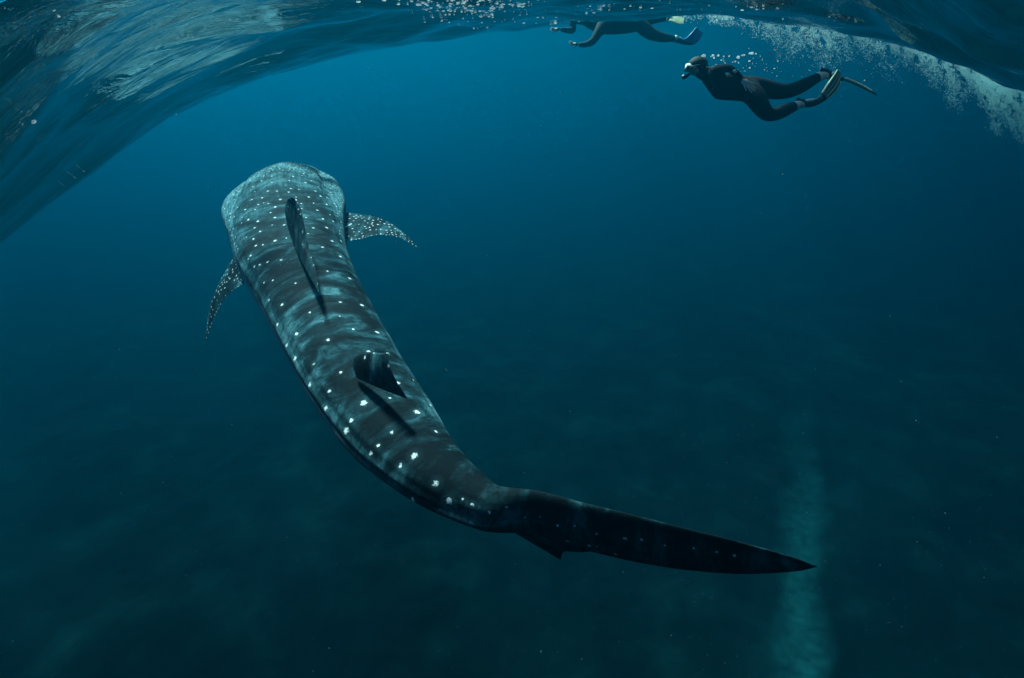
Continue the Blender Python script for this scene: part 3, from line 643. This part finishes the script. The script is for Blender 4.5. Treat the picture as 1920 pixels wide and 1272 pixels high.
# ---------------------------------------------------------------- bubbles, foam, drifting specks
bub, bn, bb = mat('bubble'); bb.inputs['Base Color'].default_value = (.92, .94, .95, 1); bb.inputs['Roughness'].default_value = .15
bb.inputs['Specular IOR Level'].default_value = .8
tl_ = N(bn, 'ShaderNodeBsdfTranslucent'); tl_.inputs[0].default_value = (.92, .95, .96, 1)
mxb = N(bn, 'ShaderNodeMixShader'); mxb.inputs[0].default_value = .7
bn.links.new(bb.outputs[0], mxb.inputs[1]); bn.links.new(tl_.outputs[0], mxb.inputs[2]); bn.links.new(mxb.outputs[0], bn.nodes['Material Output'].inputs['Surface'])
def blob(seed, sq_=(1, 1, 1)):
    r_ = random.Random(seed); bm = bmesh.new(); bmesh.ops.create_icosphere(bm, subdivisions=2, radius=1)
    ph_ = [r_.uniform(0, 6) for _ in range(3)]
    for v_ in bm.verts:
        k_ = 1 + .12 * math.sin(3 * v_.co.x + ph_[0]) + .12 * math.sin(3.4 * v_.co.y + ph_[1])
        v_.co = Vector((v_.co.x * sq_[0], v_.co.y * sq_[1], v_.co.z * sq_[2])) * k_
    me = bpy.data.meshes.new('bubble'); bm.to_mesh(me); bm.free()
    for p in me.polygons: p.use_smooth = True
    me.materials.append(bub); return me
BM = [blob(1, (1.25, 1, .8)), blob(2, (1, 1, .9)), blob(3, (1.5, 1, .65)), blob(4, (.8, 1, 1))]
def bubble(p, r_, label, group, cat='bubble', me=None, rot=None):
    o = bpy.data.objects.new('bubble', me or random.choice(BM)); COL.objects.link(o)
    o.location = p; o.scale = (r_,) * 3; o.rotation_euler = rot or (random.uniform(-.4, .4), random.uniform(-.5, .5), random.uniform(0, 6.28))
    tag(o, label, cat, group)
GB = 'air bubbles streaming back from the black wetsuit snorkeler'; LB = 'white air bubble in the stream above the black wetsuit snorkeler'
raw = [(335,143,2.2),(325,150,1.6),(405,143,1.7),(412,163,1.4),(390,152,1.1),(445,143,1.6),(488,150,1.3),(533,148,1.4),(602,158,2.3),(632,142,1.2),(650,140,1.5),(710,127,2.2),(695,127,1.7),(740,130,1.2),
 (848,130,1.9),(898,88,2.4),(890,95,1.8),(965,50,2.2),(958,45,1.6),(688,187,1.2),(692,240,1.1),(775,150,.8),(808,255,.9),(912,188,1.1),(1020,250,.9),(885,245,1.0),(580,190,1.2),(560,195,.8),(605,200,.7),
 (650,265,.7),(905,140,1.0),(960,143,1.2),(470,180,1.0),(490,185,.9),(500,202,1.0),(485,172,.7),(745,205,.6),(790,180,.6),(830,265,.7),(870,280,.6),(905,305,.7),(985,235,.6),(940,270,.5),
 (1125,282,.9),(1138,280,.9),(1132,296,.7),(1150,292,.7),(1060,330,.5),(640,240,.5),(720,165,.5),(665,220,.5),(1590,338,.9),(1185,155,1.0)]
for x, y, r_ in raw: bubble(Q(1240 + x / 4.174, 70 + y / 4.174, random.uniform(-.2, .2)), r_ * .0072, LB, GB)
for _ in range(40):
    x = random.uniform(1375, 1540); y = random.gauss(118, 14)
    if y > 150 or y < 84: continue
    bubble(Q(x, y, random.uniform(-.3, .3)), random.uniform(.3, .8) * .006, LB, GB)
for _ in range(55):                               # the brighter string under the splash
    t_ = random.random(); x = 1505 + 45 * t_ + random.gauss(0, 10); y = 45 + 70 * t_ + random.gauss(0, 8)
    bubble(Q(x, y, random.uniform(-.2, .5)), random.uniform(.5, 1.4) * .0075, 'small white bubble in the string sinking from the splash above the raised fins', 'bubbles sinking from the splash')
# sun glints under the surface, put in as solid white blobs
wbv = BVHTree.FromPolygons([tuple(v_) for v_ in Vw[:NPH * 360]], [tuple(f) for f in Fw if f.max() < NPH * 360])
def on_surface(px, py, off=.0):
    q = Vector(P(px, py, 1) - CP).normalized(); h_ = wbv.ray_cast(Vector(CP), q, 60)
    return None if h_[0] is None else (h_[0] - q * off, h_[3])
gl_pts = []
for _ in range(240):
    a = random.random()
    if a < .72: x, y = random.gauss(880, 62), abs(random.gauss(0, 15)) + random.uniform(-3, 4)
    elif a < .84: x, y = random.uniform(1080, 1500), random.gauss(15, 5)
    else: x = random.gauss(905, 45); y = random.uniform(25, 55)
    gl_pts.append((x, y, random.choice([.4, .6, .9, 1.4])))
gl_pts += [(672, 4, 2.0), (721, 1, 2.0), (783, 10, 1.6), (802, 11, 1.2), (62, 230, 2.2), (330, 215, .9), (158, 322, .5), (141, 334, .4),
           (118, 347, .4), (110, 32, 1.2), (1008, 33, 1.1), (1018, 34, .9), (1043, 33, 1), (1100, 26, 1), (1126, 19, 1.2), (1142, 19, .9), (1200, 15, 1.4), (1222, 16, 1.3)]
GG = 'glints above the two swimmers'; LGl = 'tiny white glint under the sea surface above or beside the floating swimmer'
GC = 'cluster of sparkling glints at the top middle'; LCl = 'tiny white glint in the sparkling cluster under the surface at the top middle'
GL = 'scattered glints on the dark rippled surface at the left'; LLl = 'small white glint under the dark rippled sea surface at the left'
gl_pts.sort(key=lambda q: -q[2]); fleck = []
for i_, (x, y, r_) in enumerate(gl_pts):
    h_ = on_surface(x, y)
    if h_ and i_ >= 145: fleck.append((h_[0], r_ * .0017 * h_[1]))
    elif h_: bubble(h_[0] + Vector((0, 0, 1)) * r_ * .0006 * h_[1], r_ * .0017 * h_[1], *((LGl, GG) if x > 1060 else (LCl, GC) if x > 560 else (LLl, GL)), me=BM[2], rot=(random.uniform(-.2, .2), random.uniform(-.2, .2), random.uniform(-.5, .2)))  # stand-in sun glints that share the bubble mesh, name and category
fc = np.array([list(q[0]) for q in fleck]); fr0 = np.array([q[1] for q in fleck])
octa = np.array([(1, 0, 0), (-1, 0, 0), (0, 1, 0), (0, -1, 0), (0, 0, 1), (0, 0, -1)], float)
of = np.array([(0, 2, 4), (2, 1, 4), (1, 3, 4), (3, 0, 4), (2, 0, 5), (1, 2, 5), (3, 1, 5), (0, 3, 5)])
fl_ = mesh_obj('surface_glints', (fc[:, None, :] + octa[None] * np.array([1.6, 1, .6]) * fr0[:, None, None]).reshape(-1, 3), (of[None] + 6 * np.arange(len(fc))[:, None, None]).reshape(-1, 3), bub)  # the smallest sun glints, modelled as solid white flecks
tag(fl_, 'finest white froth specks standing in for sun glints under the sea surface above the middle of the scene', 'sparkle', kind='stuff')
# foam: tens of thousands of fine bubbles driven down under the breaking crest
plumes = [(1345, 38, 16, 1.0), (1425, 30, 30, 1.2), (1475, 24, 55, 2.4), (1520, 22, 62, 2.2), (1548, 16, 78, 1.4), (1600, 40, 40, 1.6), (1655, 35, 55, 1.8), (1715, 30, 34, 2.6), (1745, 22, 48, 2.4),
          (1780, 15, 70, 4.0), (1795, 13, 52, 2.4), (1835, 22, 48, 5.5), (1858, 14, 78, 9), (1880, 16, 62, 8.0), (1905, 17, 72, 10.0), (1925, 22, 86, 8.0), (1700, 130, 16, 3.0), (1860, 60, 22, 5.0)]
ex_, ey_ = [q[0] for q in edge], [q[1] for q in edge]
tot = sum(p[3] for p in plumes); NB = 185000
fr_ = np.random.default_rng(11); cs = []
for (x, w_, l_, d_) in plumes:
    n = int(NB * d_ / tot); t_ = fr_.exponential(.38, n); t_ = np.where(t_ > 1.5, fr_.random(n) * 1.2, t_) - .10
    px = x + fr_.normal(0, w_ * 1.25, n) * (1 - .5 * np.clip(t_, 0, 1)) + 8 * t_
    py = np.interp(px, ex_, ey_) + t_ * l_
    dd = np.interp(px, [1300, 1500, 1700, 1920], [10.2, 10.8, 12.0, 13.4]) + fr_.normal(0, .8, n)
    cl = fbm(px - .3 * py, py * .6, 71, 11, 5, .75) + .0
    keep = fr_.random(n) < smoothstep(.28, .66, cl)
    pts_ = CP + dd[:, None] * _f + ((px - 960) / FPX * dd)[:, None] * _r + ((H0 / 2 - py) / FPX * dd)[:, None] * _u
    cs.append(pts_[keep])
cs = np.vstack(cs); n = len(cs); rad = .0040 + .008 * fr_.random(n) ** 3
octa = np.array([(1, 0, 0), (-1, 0, 0), (0, 1, 0), (0, -1, 0), (0, 0, 1), (0, 0, -1)], float)
of = np.array([(0, 2, 4), (2, 1, 4), (1, 3, 4), (3, 0, 4), (2, 0, 5), (1, 2, 5), (3, 1, 5), (0, 3, 5)])
FV = (cs[:, None, :] + octa[None] * rad[:, None, None]).reshape(-1, 3); FF = (of[None] + 6 * np.arange(n)[:, None, None]).reshape(-1, 3)
fm = bub.copy(); fm.name = 'foam'; ft_ = fm.node_tree; tp_ = N(ft_, 'ShaderNodeBsdfTransparent'); mf_ = N(ft_, 'ShaderNodeMixShader'); mf_.inputs[0].default_value = .2
lk = ft_.nodes['Material Output'].inputs['Surface'].links[0].from_socket; ft_.links.new(lk, mf_.inputs[1]); ft_.links.new(tp_.outputs[0], mf_.inputs[2]); ft_.links.new(mf_.outputs[0], ft_.nodes['Material Output'].inputs['Surface'])
fo = mesh_obj('foam', FV, FF, fm); tag(fo, 'white cloud of fine foam bubbles hanging below the sea surface on the right', 'foam', kind='stuff')
# drifting specks
spk = simple('plankton_speck', (.4, .45, .42), .8, .1)
n = 2600; dd = fr_.uniform(1.3, 9, n); px = fr_.uniform(-60, 1980, n); py = fr_.uniform(120, 1300, n)
cs = CP + dd[:, None] * _f + ((px - 960) / FPX * dd)[:, None] * _r + ((H0 / 2 - py) / FPX * dd)[:, None] * _u
rad = .0006 * dd * fr_.uniform(.4, 1.0, n) * np.where(fr_.random(n) > .96, 1.8, 1)
FV = (cs[:, None, :] + octa[None] * rad[:, None, None]).reshape(-1, 3); FF = (of[None] + 6 * np.arange(n)[:, None, None]).reshape(-1, 3)
so_ = mesh_obj('plankton', FV, FF, spk); tag(so_, 'fine pale specks drifting through the blue water', 'plankton', kind='stuff')
